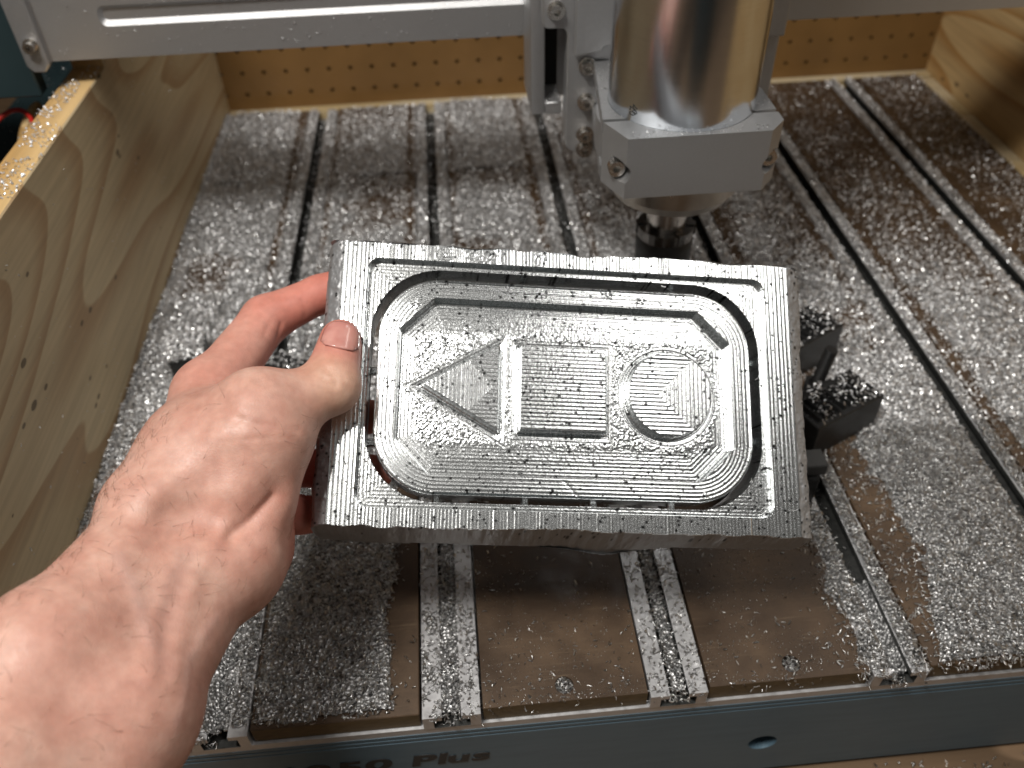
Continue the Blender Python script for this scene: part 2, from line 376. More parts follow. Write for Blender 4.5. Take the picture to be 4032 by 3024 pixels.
bm = bmesh.new(); bx(bm, .318, .321, .5485, .5499, .202, .206); bx(bm, .312, .325, .5488, .5499, .2035, .2045); G(done(bm, 'cable_entry', M_DARK, gan))
# rail on the left that carries the gantry, with a wire loop and an offcut behind the board
yr = thing('side_rail', 'dark teal machine side rail behind the left board, dusted with chips', 'machine rail', (-.2, .5, -.1))
bm = bmesh.new(); bx(bm, -.06, .045, -.6, .5, 0, .165, .003, 2); done(bm, 'rail_body', M_TEAL, yr)
bm = bmesh.new(); bx(bm, -.02, .0, -.6, .5, .1655, .172, .001); done(bm, 'rail_strip', M_BLACK, yr)
bm = bmesh.new(); tube(bm, [(-.1605+.016*math.cos(t), .5350+.030*math.sin(t), .128+.012*math.sin(t)) for t in np.linspace(.4, 3.3, 22)], .0016)
tag(done(bm, 'red_wire', M_RED, smooth=60), 'red wire loop in the dark behind the left board', 'wire')
bm = bmesh.new(); bmesh.ops.create_uvsphere(bm, u_segments=24, v_segments=16, radius=1); bmesh.ops.transform(bm, matrix=Matrix.Translation((-.163, .575, .118)) @ Matrix.Rotation(.5, 4, 'Y') @ Matrix.Diagonal((.0065, .018, .024, 1)), verts=bm.verts)
tag(done(bm, 'wooden_stop', M_PINE_E, smooth=60), 'pale rounded wooden stop in the dark behind the left board', 'stop')

# ------------------------------------------------------------------ spindle carriage
AX, AY = .2577, .431
car = thing('spindle_carriage', 'silver spindle in a chamfered aluminium clamp on its carriage plate', 'spindle', (AX, AY, .09))
def K(o): o.location = (o.location[0]-AX, o.location[1]-AY, o.location[2]-.09); return o
bm = bmesh.new()
bx(bm, .1825, .1912, .503, .549, .1435, .30, .0015, 2); bx(bm, .1914, .330, .530, .549, .1435, .30); bx(bm, .1914, .2018, .503, .5295, .1435, .1515, .0006)
K(done(bm, 'slide_housing', M_BEAD, car, 40))
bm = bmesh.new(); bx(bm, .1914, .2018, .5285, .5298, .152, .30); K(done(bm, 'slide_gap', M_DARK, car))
def arcp(cx, cz, r, a0, a1, n=6): return [(cx+r*math.cos(a0+(a1-a0)*i/n), cz+r*math.sin(a0+(a1-a0)*i/n)) for i in range(n+1)]
pl = [(.330, .30), (.188, .30)] + arcp(.192, .2065, .004, pi, 1.5*pi) + arcp(.1985, .1985, .004, pi/2, 0) + arcp(.2085, .131, .006, pi, 1.5*pi) + [(.330, .125)]
bm = bmesh.new(); prism(bm, pl, [], 0, .014, Matrix.Translation((0, .502, 0)) @ RXF, bev=.0008); K(done(bm, 'carriage_plate', M_BEAD, car, 30))
bm = bmesh.new(); prism(bm, [(.2062, .30), (.330, .30), (.330, .1935)] + [(.2235, .1935), (.2215, .1905), (.2062, .1885)], [], 0, .006, Matrix.Translation((0, .4875, 0)) @ RXF, bev=.0006); K(done(bm, 'upper_plate', M_BEAD, car, 30))
K(cap_screw('plate_screw', car, (.1957, .4878, .2130), .0040))
for z in (.1800, .1580, .1365, .1265): K(cap_screw('plate_screw', car, (.2147, .4875, z), .0040, .0052))
ring = circ(AX, AY, .0402, 64)
def ring_arc(a0, a1, n=30): return [(AX+.0402*math.cos(a0+(a1-a0)*i/n), AY+.0402*math.sin(a0+(a1-a0)*i/n)) for i in range(n+1)]
aL = math.asin((.4105-AY)/.0402); aF = math.asin((.4080-AY)/.0402)
front = [(.2110, .4080), (.2203, .3877), (.2953, .3877), (.3045, .3985), (.3045, .4080)] + ring_arc(aF, -pi-aF, 30)
bm = bmesh.new(); prism(bm, front, [], .1485, .1830, bev=0); fc = done(bm, 'front_clamp', M_BEAD)
fc.data.materials.clear(); fc.data.materials.append(M_BEAD)
boolcut(fc, [cyl_cutter((.2168, .3995, .1628), .0062, .05), cyl_cutter((.2995, .4015, .1630), .0062, .05)])
fc.parent = car; K(fc)
for x, y in ((.2168, .3990), (.2995, .4005)): K(cap_screw('clamp_screw', car, (x, y, .1628), .0044, .0050, washer=False))
# rear half: two webs and a ring wall
bm = bmesh.new()
for z0, z1 in ((.1755, .1830), (.1485, .1560)):
    arc = [(AX+.0402*math.cos(a), AY+.0402*math.sin(a)) for a in np.linspace(pi+abs(aL), -abs(aL), 36)]
    prism(bm, [(.2110, .4112)] + arc + [(.3045, .4112), (.3045, .4350), (.292, .4868), (.2185, .4868)], [], z0, z1)
wall = [(AX+.0402*math.cos(a), AY+.0402*math.sin(a)) for a in np.linspace(pi+abs(aL), -abs(aL), 36)]
wo = [(AX+.0462*math.cos(a), max(.4112, AY+.0462*math.sin(a))) for a in np.linspace(-abs(aL), pi+abs(aL), 36)]
prism(bm, wall + wo, [], .1561, .1754)
K(done(bm, 'rear_clamp', M_BEAD, car, 35))
bm = bmesh.new(); lathe(bm, [(.0393, .1485), (.0400, .1487), (.0400, .42)], 96, Matrix.Translation((AX, AY, 0))); K(done(bm, 'motor_body', M_SPIN, car, 30))
bm = bmesh.new(); lathe(bm, [(.0220, .1262), (.0295, .1268), (.0345, .1290), (.0365, .1345), (.0385, .1352), (.0390, .1484)], 80, Matrix.Translation((AX, AY, 0))); K(done(bm, 'nose_flange', M_DSTEEL, car, 30))
bm = bmesh.new(); lathe(bm, [(.0122, .098), (.0122, .1215), (.0132, .1222), (.0132, .1265)], 48, Matrix.Translation((AX, AY, 0))); K(done(bm, 'spindle_shaft', M_STEEL, car, 30))
bm = bmesh.new(); lathe(bm, [(.0120, .0560), (.0150, .0580), (.0172, .0640), (.0176, .0950), (.0170, .0965)], 48, Matrix.Translation((AX, AY, 0))); K(done(bm, 'collet_nut', M_BLACK, car, 30))
bm = bmesh.new()
prism(bm, circ(AX, AY, .0174, 48), [circ(AX, AY, .0124, 24)], .0967, .1032, bev=0)
for i in range(6):
    a = 2*pi*i/6+.35; bx(bm, -.0022, .0022, .0128, .0180, .0970, .1042, mat=Matrix.Translation((AX, AY, 0)) @ Matrix.Rotation(a, 4, 'Z'))
K(done(bm, 'nut_crown', metal('darkened_steel', (.22, .21, .20), .22, 300), car, 30))
bm = bmesh.new(); lathe(bm, [(.0028, .030), (.0031, .0310), (.0031, .056)], 20, Matrix.Translation((AX, AY, 0))); K(done(bm, 'end_mill', M_CHROME, car, 30))
tx = text('07', .0052, (.2268, .4046, .1868), (pi/2, -pi/2, -.72), M_DARK, car, 'etched_number', 0, 1.0); K(tx)

# ------------------------------------------------------------------ work holding clamps
def step_block(name, label, loc, rot, L, W_, H, teeth=True):
    t = thing(name, label, 'clamp', loc, 'black clamps around the work area', (0, 0, rot))
    bm = bmesh.new()
    if teeth:
        bx(bm, -L/2, L/2, -W_/2, W_/2, 0, H-.0012, .0006)
        for i in range(9): x = -L/2+.004+i*(L-.010)/9; prism(bm, [(x, H-.0014), (x+.0028, H-.0014), (x+.0004, H+.0016)], [], -W_/2+.007, W_/2-.004, RXF)
    else: bx(bm, -L/2, L/2, -W_/2, W_/2, 0, H, .0015, 2)
    done(bm, 'block_body', M_BLACK, t); return t
step_block('step_block', 'black serrated step block right of the casting, nearest the camera', (.3505, .3454, 0), .442, .055, .0285, .028)
step_block('step_block', 'black serrated step block right of the casting, farther one behind the stud', (.350, .409, 0), .50, .055, .028, .030)
st = thing('clamp_stud', 'dark threaded stud standing between the two black step blocks', 'stud', (.352, .374, 0))
bm = bmesh.new(); lathe(bm, [((.0036 if i % 2 else .0042), i*.0009) for i in range(46)], 18, Matrix.Rotation(.10, 4, 'Y')); done(bm, 'threaded_rod', M_BLACK, st)
bm = bmesh.new(); prism(bm, circ(0, 0, .0075, 6), [circ(0, 0, .0040, 16)], .006, .013); done(bm, 'hex_nut', M_BLACK, st)
cb = thing('clamp_bar', 'short grey metal clamp bar poking out at the right edge of the casting', 'clamp', (.300, .297, .022))
bm = bmesh.new(); bx(bm, -.03, .026, -.0065, .0065, 0, .008, .0006); done(bm, 'bar_body', metal('grey_steel', (.10, .10, .10), .5, 300), cb)
bm = bmesh.new(); bx(bm, -.03, .022, -.009, .009, -.022, -.0005, .0006); done(bm, 'bar_support', M_BLACK, cb)
step_block('clamp_block', 'black clamp block dusted with chips left of the hand', (-.060, .450, 0), .2, .024, .030, .018, False)
step_block('clamp_strap', 'black slotted clamp strap seen between thumb and forefinger', (.005, .432, 0), -.42, .075, .014, .015, False)

# ------------------------------------------------------------------ the casting (relief cut as a fine height grid, mm, own axes)
PR = np.array([[0.9914, 0.1042, 0.0790], [-0.0419, 0.8254, -0.5629], [-0.1239, 0.5548, 0.8227]]); PC = np.array([.1749, .2654, .1301])
U_, _, Vt_ = np.linalg.svd(PR); PR = U_ @ Vt_
plq = thing('cast_plaque', 'bright milled aluminium casting with triangle, square and circle in relief, held in a hand', 'casting')
pm = Matrix.Identity(4)
for i in range(3):
    for j in range(3): pm[i][j] = PR[i, j]
pm.translation = PC; plq.matrix_world = pm
def build_casting():
    st = .31; X = np.arange(-114, 116, st); Y = np.arange(-74, 68, st); nx, ny = len(X), len(Y); x, y = np.meshgrid(X, Y)
    def rr(hw, hh, r):
        qx = np.abs(x)-hw+r; qy = np.abs(y)-hh+r
        return np.hypot(np.maximum(qx, 0), np.maximum(qy, 0))+np.minimum(np.maximum(qx, qy), 0)-r
    def oct_(hw, hh, c): return np.maximum(np.maximum(np.abs(x)-hw, np.abs(y)-hh), (np.abs(x)+np.abs(y)-(hw+hh-c))/math.sqrt(2))
    def n1(cell, arr):
        g = RNG.random(600); t = (arr+300)/cell; i = np.floor(t).astype(int); f = t-i; f = f*f*(3-2*f); return g[i % 600]*(1-f)+g[(i+1) % 600]*f
    hsh = RNG.random(4096)
    def rnd(i, s=0): return hsh[(i.astype(int)*7+s*131) % 4096]
    N = lambda c: smooth_noise(nx, ny, c/st)-.5
    def scallop(t, A, s=0, lo=.35):
        i = np.floor(t); f = t-i; amp = lo+(1-lo)*rnd(i, s)
        return A*amp*(1-np.abs(np.sin(pi*(f+.12*rnd(i, s+3)))))
    def saw(t, A, s=0):
        i = np.floor(t); f = t-i; return A*(f-.5)*(.4+.6*rnd(i, s))
    def dimples(c, A):
        a = smooth_noise(nx, ny, c/st); b_ = smooth_noise(nx, ny, c*.7/st); return A*(np.abs(a-.5)+np.abs(b_-.5))*2
    # outlines
    pocket = rr(91.2, 55, 5.5); slo = rr(88.8, 52.3, 31); bad = rr(85.6, 49.1, 28); rec = oct_(76, 39.6, 15.0)
    ang = np.array([[math.cos(a), math.sin(a)] for a in (pi, 0, 0)])
    # triangle pointing left: tip (-65,0) base x=-31, half height 19.7
    tl = math.hypot(34, 19.7); tri = np.maximum(x+31, (np.abs(y)*34-(x+65)*19.7)/tl)
    sq = np.maximum(np.abs(x+1.9)-19.6, np.abs(y)-19.3); ci = np.hypot(x-47.4, y)-19.6
    shp = np.minimum(np.minimum(tri, sq), ci)
    step = lambda d, wd=.42: np.clip(.5-d/wd, 0, 1)
    # frame top
    mt = 62.9+1.4*(n1(9, x)-.5)+.7*(n1(3, x)-.5)-1.2*np.exp(-((x-8)/16)**2)+.0*x
    mb = -63.2+1.5*(n1(8, x+900 % 600)-.5)+.6*(n1(2.5, x)-.5)
    ml = -102.7+.2*(n1(20, y)-.5); mr = 103.4+.3*(n1(12, y)-.5)
    ridx = scallop(x/1.55+.25*N(14), .17, 1, .10); ridy = scallop(x/1.9+.1*N(20), .12, 2, .2)
    top = np.where(np.abs(x) > 92, ridy, ridx)
    blot = ((np.abs(x+58+22*0) < 4) | (np.abs(x+41) < 7) | (np.abs(x+14) < 3)) & (y > 55)
    top = np.where(blot, dimples(1.7, .10), top)
    top = top+.012*N(.8)
    raw = np.zeros_like(x)
    tL = np.clip(ml-x, 0, 12); tR = np.clip(x-mr, 0, 12); tT = np.clip(y-mt, 0, 8); tB = np.clip(mb-y, 0, 12)
    rough = .9*N(3.2)+.6*N(1.6)+.35*N(.8)
    hraw = -.5-.42*tL-.05*tL**2 - (.35*tR+.03*tR**2)
    top = np.where((tL > 0) | (tR > 0), hraw+rough*np.clip((tL+tR)/1.0, 0, 1)*.8, top)
    top = np.where(tT > 0, -.4-2.0*tT+rough, top); top = np.where(tB > 0, np.minimum(top, -.5-3.4*tB+1.6*rough), top)
    raw = ((tL > 0) | (tR > 0) | (tT > 0) | (tB > 0))*1.0
    d1 = 4.3
    pf = -d1+scallop((pocket+20)/1.6, .09, 5)+.03*N(.9)+dimples(1.0, .03)
    h = top+(pf-top)*step(pocket)
    lo_, hi_ = -109.8+1.5*(n1(14, y)-.5)+.5*(n1(4, y)-.5), 111.4+1.6*(n1(16, y)-.5)+.7*(n1(4, y)-.5)-.9*np.exp(-((y+30)/22)**2)
    to_, bo_ = 63.8+2.0*(n1(15, x)-.5)+1.2*np.exp(-((x-30)/16)**2), -68.6+1.2*(n1(22, x)-.5)-2.6*np.exp(-((x-19)/13)**2)+1.0*np.clip((np.abs(x+20)-60)/40, 0, 1)
    # rounded outer silhouette
    cx, cy = (lo_+hi_)/2, (to_+bo_)/2; qx = np.abs(x-cx)-(hi_-lo_)/2+4; qy = np.abs(y-cy)-(to_-bo_)/2+4
    out = np.hypot(np.maximum(qx, 0), np.maximum(qy, 0))+np.minimum(np.maximum(qx, qy), 0)-4
    T = -24.0
    h = np.maximum(h, T+.5)
    h = h-np.clip((out+2.2)/2.2, 0, 1)**2*3.0
    h = h+(T-h)*np.clip((out+.1)/.6, 0, 1)
    hf = h+(T-h)*np.clip(-slo/.45, 0, 1)
    # badge
    d2 = 6.2
    bt = -d2+saw((-bad)/1.68, .16, 7)+scallop((-bad)/1.68, .13, 8)+.02*N(.7)
    for (bx_, by_) in ((20, 45.5), (34, 43.5), (-70, 36), (63, -46)): bt = bt+np.exp(-((x-bx_)**2+(y-by_)**2)/5)*dimples(1.6, .25)
    sc2 = (x-2)*.77+(y+47)*.64; bt = bt-.12*np.exp(-((x-1-(-(y+44))*.9)/.9)**2)*((y > -49) & (y < -41))
    fl_d = np.minimum(-rec, shp); w_oct = np.clip((-rec-5.5)/3, 0, 1); near = np.clip((shp-3.0)/2.5, 0, 1)
    octp = scallop((-rec)/1.62+.05*N(5), .17, 11); shpp = scallop((shp)/1.62+.05*N(4), .18, 12); dm = dimples(1.3, .24)
    hor = np.clip((np.abs(y)-24)/3, 0, 1)*(np.abs(x) < 68)
    inner = dm*(1-hor*.75)+octp*hor*.8
    fl = -12.2+np.where(shp < 5.5, shpp*(1-near)+inner*near, octp*(1-w_oct)+inner*w_oct)+.03*N(.7)
    # passes on top of the shapes
    trt = scallop(np.maximum(-33.5-x, np.abs(y))/1.85+.3, np.where(-33.5-x > np.abs(y), .055, .125), 21, .6); sqt = scallop(y/1.78+.04*N(6), .18, 22, .4)+.03*N(1.0); cit = scallop(np.maximum(x-41.5, np.abs(y))/1.85, np.where(x-41.5 > np.abs(y), .10, .20), 23, .5)
    st_ = np.where(tri < .6, trt, np.where(sq < .6, sqt, cit))+.025*N(.7)-d2
    st_ = st_-np.clip(1-(-shp)/.4, 0, 1)*.25; fl = fl-.35*np.exp(-((shp-1.0)/.7)**2)
    hb = bt+(fl-bt)*step(rec, .6); hb = hb+(st_-hb)*step(shp, .5)
    hb = hb-np.clip(1-(-bad)/.9, 0, 1)**2*.5
    hb = hb+(T-hb)*np.clip((bad)/.45, 0, 1)
    # tabs in the slot
    tabs = [(-56.7, -50.7), (-16.9, -50.7), (14.3, -50.7), (50.7, -50.7), (-87.2, -25), (-87, 8), (-19.5, 50.7), (52.8, 50.7), (87.2, 20), (87.2, -18)]
    pore = np.zeros_like(x)
    for _ in range(1350):
        px, py = RNG.uniform(-112, 112), RNG.uniform(-66, 64); r = RNG.choice([.28, .36, .46, .6], p=[.25, .35, .28, .12])
        i0, j0 = int((px-X[0])/st), int((py-Y[0])/st); s = slice(max(j0-3, 0), j0+5), slice(max(i0-3, 0), i0+5)
        q = np.clip(1.8-np.hypot(x[s]-px, (y[s]-py)*1.1)/r, 0, 1); pore[s] = np.maximum(pore[s], q)
    pore = np.where(np.minimum(np.abs(rec), np.abs(shp)) < .5, 0, pore)
    idx = np.arange(nx*ny).reshape(ny, nx)
    quad = np.stack([idx[:-1, :-1], idx[:-1, 1:], idx[1:, 1:], idx[1:, :-1]], -1)
    def cells(m): return m[:-1, :-1] & m[:-1, 1:] & m[1:, 1:] & m[1:, :-1]
    def emit(name, hh, mask, parent, back=True):
        f = quad[mask].reshape(-1, 4); used = np.unique(f); mp = np.full(nx*ny, -1); mp[used] = np.arange(len(used))
        V = np.stack([x.ravel()[used], y.ravel()[used], hh.ravel()[used]], 1)/1000
        o = np_mesh(name, V, mp[f], M_MILL, parent, True, {'pore': pore.ravel()[used], 'raw': raw.ravel()[used]})
        o.data.set_sharp_from_angle(angle=math.radians(38)); return o
    em = cells((slo > -.5) & (out < .55))
    frame = emit('casting_frame', hf, em, plq)
    bmask = cells(bad < .5)
    sm = {n_: cells(d < .55) for n_, d in (('raised_triangle', tri), ('raised_square', sq), ('raised_disc', ci))}
    rest = bmask.copy()
    for m_ in sm.values(): rest &= ~m_
    badge = emit('badge', hb, rest, plq)
    for n_, m_ in sm.items(): emit(n_, hb, m_ & bmask, badge)
    bm = bmesh.new()
    for tx_, ty_ in tabs:
        v_ = abs(ty_) > 40; a_, b_ = (1.7, 2.4) if v_ else (2.4, 1.7)
        bm = bmesh.new(); bx(bm, (tx_-a_)/1000, (tx_+a_)/1000, (ty_-b_)/1000, (ty_+b_)/1000, -.0238, -.0195, .0005)
        o = done(bm, 'holding_tab', M_MILL, plq)
    # back faces
    def back(nm, pts, holes, par):
        bm = bmesh.new(); prism(bm, pts, holes, -.0246, -.0239); return done(bm, nm, M_ALU, par)
    def rpts(hw, hh, r, n=10): return [(p[0]/1000, p[1]/1000) for p in rrect(-hw, hw, -hh, hh, r, n)]
    back('casting_back', rpts(108.5, 62.5, 4), [rpts(88.8, 52.3, 31)], frame); back('badge_back', rpts(85.6, 49.1, 28), [], badge)
build_casting()
# a few loose curled burrs on the plaque
# ------------------------------------------------------------------ hand and forearm: blended round cones, meshed by surface nets
def build_hand():
    A = dict(tip=(0.0776, 0.2764, 0.1573, 0.0089), ip=(0.0734, 0.2568, 0.1497, 0.0120), tpm=(0.0631, 0.2491, 0.1503, 0.0108), tmc=(0.0470, 0.2419, 0.1530, 0.0130),
        th1=(0.0463, 0.2357, 0.1464, 0.0185), th2=(0.0407, 0.2172, 0.1331, 0.0172), th0=(0.0249, 0.2320, 0.1352, 0.0230),
        ipip=(0.0386, 0.3128, 0.1428, 0.0110), idip=(0.0621, 0.3280, 0.1437, 0.0090), itip=(0.0844, 0.3347, 0.1467, 0.0084), imc=(0.0187, 0.2694, 0.1381, 0.0122),
        mmc=(0.0229, 0.2585, 0.1278, 0.0135), mpip=(0.0430, 0.2784, 0.1079, 0.0095), mtip=(0.0833, 0.2786, 0.1078, 0.0082),
        rmc=(0.0290, 0.2431, 0.1191, 0.0130), rpip=(0.0454, 0.2611, 0.0970, 0.0095), rtip=(0.0852, 0.2568, 0.0933, 0.0080),
        pmc=(0.0373, 0.2263, 0.1141, 0.0120), ppip=(0.0499, 0.2399, 0.0881, 0.0086), ptip=(0.0751, 0.2413, 0.0843, 0.0074),
        hyp=(0.0342, 0.2120, 0.1060, 0.0165), wr=(0.0100, 0.2086, 0.1357, 0.0150), wu=(0.0307, 0.1976, 0.1182, 0.0175),
        far=(-0.0098, 0.1465, 0.1444, 0.0180), fau=(0.0098, 0.1348, 0.1232, 0.0205), fbr=(-0.0171, 0.0947, 0.1474, 0.0215), fbu=(0.0009, 0.0846, 0.1235, 0.0240))
    Q = {k_: (np.array(v_[:3]), v_[3]) for k_, v_ in A.items()}
    vs = .00125; pts = np.array([v_[0] for v_ in Q.values()]); lo = pts.min(0)-.036; hi = pts.max(0)+.036
    n = np.ceil((hi-lo)/vs).astype(int); D = np.full(n, .03, np.float32)
    ax = [lo[i]+vs*np.arange(n[i]) for i in range(3)]
    def cone(a, b, kk, ra=None, rb=None):
        pa, r1 = Q[a]; pb, r2 = Q[b]; r1 = ra or r1; r2 = rb or r2; m = max(r1, r2)+.02
        i0 = np.maximum(((np.minimum(pa, pb)-m-lo)/vs).astype(int), 0); i1 = np.minimum(((np.maximum(pa, pb)+m-lo)/vs).astype(int)+1, n)
        s = tuple(slice(p_, q_) for p_, q_ in zip(i0, i1)); gx = ax[0][s[0]][:, None, None]; gy = ax[1][s[1]][None, :, None]; gz = ax[2][s[2]][None, None, :]
        d = pb-pa; L2 = d @ d
        t = np.clip(((gx-pa[0])*d[0]+(gy-pa[1])*d[1]+(gz-pa[2])*d[2])/max(L2, 1e-12), 0, 1)
        e = np.sqrt((gx-pa[0]-t*d[0])**2+(gy-pa[1]-t*d[1])**2+(gz-pa[2]-t*d[2])**2)-(r1+(r2-r1)*t)
        c = D[s]; hh = np.maximum(kk-np.abs(c-e), 0)/kk; D[s] = np.minimum(c, e)-hh*hh*kk*.25
    # palm and forearm
    for a, b in (('fbr', 'far'), ('fbu', 'fau'), ('far', 'wr'), ('fau', 'wu'), ('fbr', 'fbu'), ('far', 'fau'), ('wr', 'wu'), ('fbr', 'fau'), ('far', 'wu')): cone(a, b, .010)
    for m_ in ('imc', 'mmc', 'rmc'): cone('wr', m_, .012)
    for m_ in ('mmc', 'rmc', 'pmc'): cone('wu', m_, .012, rb=.0125)
    for a, b in (('imc', 'mmc'), ('mmc', 'rmc'), ('rmc', 'pmc')): cone(a, b, .008)
    cone('wu', 'hyp', .012); cone('hyp', 'pmc', .010)
    cone('wr', 'th0', .012); cone('th0', 'th1', .010); cone('th1', 'th2', .010); cone('th0', 'th2', .010); cone('th0', 'imc', .012, .016, .011)
    cone('th0', 'tmc', .012); cone('th1', 'tmc', .010); cone('tmc', 'tpm', .008); cone('tpm', 'ip', .005); cone('ip', 'tip', .004)
    for a, b, c_, d_ in (('imc', 'ipip', 'idip', 'itip'),): cone(a, b, .006, .0128); cone(b, c_, .0035); cone(c_, d_, .003)
    for a, b, c_ in (('mmc', 'mpip', 'mtip'), ('rmc', 'rpip', 'rtip'), ('pmc', 'ppip', 'ptip')): cone(a, b, .003, .0105); cone(b, c_, .0025)
    # surface nets
    S = D < 0; c = [S[i:n[0]-1+i, j:n[1]-1+j, l:n[2]-1+l] for i in (0, 1) for j in (0, 1) for l in (0, 1)]
    cnt = sum(q.astype(np.int8) for q in c); act = (cnt > 0) & (cnt < 8); ii = np.argwhere(act); vid = np.full(act.shape, -1, np.int32); vid[act] = np.arange(len(ii))
    acc = np.zeros((len(ii), 3)); num = np.zeros(len(ii)); cor = [np.array((i, j, l)) for i in (0, 1) for j in (0, 1) for l in (0, 1)]
    val = [D[ii[:, 0]+q[0], ii[:, 1]+q[1], ii[:, 2]+q[2]] for q in cor]
    for a in range(8):
        for b in range(a+1, 8):
            if np.abs(cor[a]-cor[b]).sum() != 1: continue
            m_ = (val[a] < 0) != (val[b] < 0); t = np.where(m_, val[a]/np.where(m_, val[a]-val[b], 1), 0)
            acc += m_[:, None]*(cor[a]+t[:, None]*(cor[b]-cor[a])); num += m_
    V = lo+vs*(ii+acc/num[:, None]); F = []
    for axis in range(3):
        o1, o2 = [(1, 2), (2, 0), (0, 1)][axis]
        sl0 = [slice(1, -1)]*3; sl0[axis] = slice(0, -1); sl1 = [slice(1, -1)]*3; sl1[axis] = slice(1, None)
        e = np.argwhere(S[tuple(sl0)] != S[tuple(sl1)])
        e = e+np.array([0 if k_ == axis else 1 for k_ in range(3)]); ins = S[tuple(e.T)]
        d1 = np.eye(3, dtype=int)[o1]; d2 = np.eye(3, dtype=int)[o2]
        q = np.stack([vid[tuple((e-d1-d2).T)], vid[tuple((e-d2).T)], vid[tuple(e.T)], vid[tuple((e-d1).T)]], 1)
        q[~ins] = q[~ins][:, ::-1]; F.append(q)
    F = np.concatenate(F); F = F[(F >= 0).all(1)]
    # a little Laplacian smoothing
    E_ = np.concatenate([F[:, [0, 1]], F[:, [1, 2]], F[:, [2, 3]], F[:, [3, 0]]])
    deg = np.bincount(E_.ravel(), minlength=len(V))[:, None]
    for it in range(6):
        s_ = np.zeros_like(V)
        for k_ in range(3):
            s_[:, k_] = np.bincount(E_[:, 0], V[E_[:, 1], k_], len(V))+np.bincount(E_[:, 1], V[E_[:, 0], k_], len(V))
        V = V*.4+.6*s_/np.maximum(deg, 1)
    # normals
    def normals(V):
        fn = np.cross(V[F[:, 2]]-V[F[:, 0]], V[F[:, 3]]-V[F[:, 1]]); nn = np.zeros_like(V)
        for k_ in range(4):
            for j_ in range(3): nn[:, j_] += np.bincount(F[:, k_], fn[:, j_], len(V))
        return nn/np.maximum(np.linalg.norm(nn, axis=1, keepdims=True), 1e-12)
    N = normals(V)
    camp = np.array([0.131471, 0, 0.385507])
    # tendons, veins, creases: lines given by world points near the surface
    def seg_d(a, b):
        a, b = np.array(a), np.array(b); d = b-a; t = np.clip(((V-a) @ d)/(d @ d), 0, 1); return np.linalg.norm(V-a-t[:, None]*d, axis=1)
    facing = np.clip(((camp-V)*N).sum(1)/np.linalg.norm(camp-V, axis=1), 0, 1)**.5
    disp = np.zeros(len(V)); vein = np.zeros(len(V))
    def line(pts, amp, sig, vn=0):
        nonlocal disp, vein
        # snap the polyline onto the front surface as seen from the camera
        P3 = []
        for p_ in pts:
            dirv = np.array(p_)-camp; dirv = dirv/np.linalg.norm(dirv); rel = V-camp; tt = rel @ dirv; off = np.linalg.norm(rel-tt[:, None]*dirv, axis=1)
            near = off < .0025
            P3.append(V[near][np.argmin(tt[near])] if near.any() else np.array(p_))
        dd = np.min([seg_d(P3[i], P3[i+1]) for i in range(len(P3)-1)], axis=0)
        g = np.exp(-(dd/sig)**2)*facing; disp += amp*g
        if vn: vein = np.maximum(vein, vn*g)
    f_, cxy = 3291.14/1.8228, (1106, 829.5); Rm_ = np.array(RC)
    def px(u, v_, d=.3): return camp+Rm_.T @ np.array([(u-cxy[0])/f_*d, (v_-cxy[1])/f_*d, d])
    L = lambda *q: [px(*a) for a in q]
    line(L((430, 1110), (385, 1210), (352, 1320), (338, 1450)), .0010, .0040)          # tendon ridges at the wrist
    line(L((470, 1130), (430, 1230), (400, 1340), (385, 1450)), .0008, .0036)
    line(L((405, 1180), (368, 1300), (362, 1420)), -.0003, .0034, .3)
    line(L((610, 1075), (560, 1118), (500, 1136), (430, 1122), (375, 1095)), -.0034, .0075)          # fold under the thumb mound
    line(L((612, 1080), (562, 1122), (500, 1140)), -.0014, .0020)
    line(L((655, 925), (560, 905), (505, 900)), -.0005, .0012); line(L((650, 950), (590, 945), (520, 950)), -.0003, .0009)
    line(L((694, 790), (722, 800), (742, 822)), -.0008, .0010); line(L((690, 803), (715, 815), (735, 838)), -.0007, .0010); line(L((700, 780), (730, 790), (752, 812)), -.0005, .0010)
    line(L((618, 705), (607, 742)), -.0006, .0012); line(L((590, 690), (583, 722)), -.0004, .0012); line(L((505, 790), (560, 812)), -.0006, .0013)
    line(L((430, 855), (470, 870), (500, 905)), -.0009, .0030); line(L((660, 640), (668, 690)), -.0004, .001)
    line(L((250, 1190), (300, 1260), (330, 1380)), .0004, .0024, .5); line(L((480, 1330), (420, 1420), (400, 1560)), .0003, .0022, .5)
    line(L((500, 900), (440, 960), (330, 1060), (260, 1180)), .0010, .0060)
    V = V+N*disp[:, None]; N = normals(V)
    def near(k_, s): return np.exp(-(np.linalg.norm(V-Q[k_][0], axis=1)/s)**2)
    red = np.clip(1.15*near('tip', .0155)+.75*(near('ipip', .022)+near('idip', .02)+near('itip', .02))+.55*near('imc', .018)+.9*(near('mpip', .024)+near('rpip', .026)+near('ppip', .026)+near('ptip', .02)+near('rtip', .02)+near('mtip', .02))+.45*near('pmc', .024)+.55*near('hyp', .026)+.2*near('fau', .03), 0, 1)
    yel = np.clip(1.1*near('ip', .0125)-.9*near('tip', .014), 0, 1); wet = np.clip(near('tip', .018)+.9*near('th0', .022)+.6*near('ipip', .02), 0, 1)
    k = NT('skin'); v = k.coord()
    at = lambda a: k.n('ShaderNodeAttribute', attribute_name=a).outputs['Fac']
    blotch = k.noise(v, 70, 3, .6); mott = k.noise(v, 260, 2)
    c = k.ramp(blotch, [(.3, (.47, .235, .178)), (.55, (.545, .308, .240)), (.75, (.605, .378, .302))])
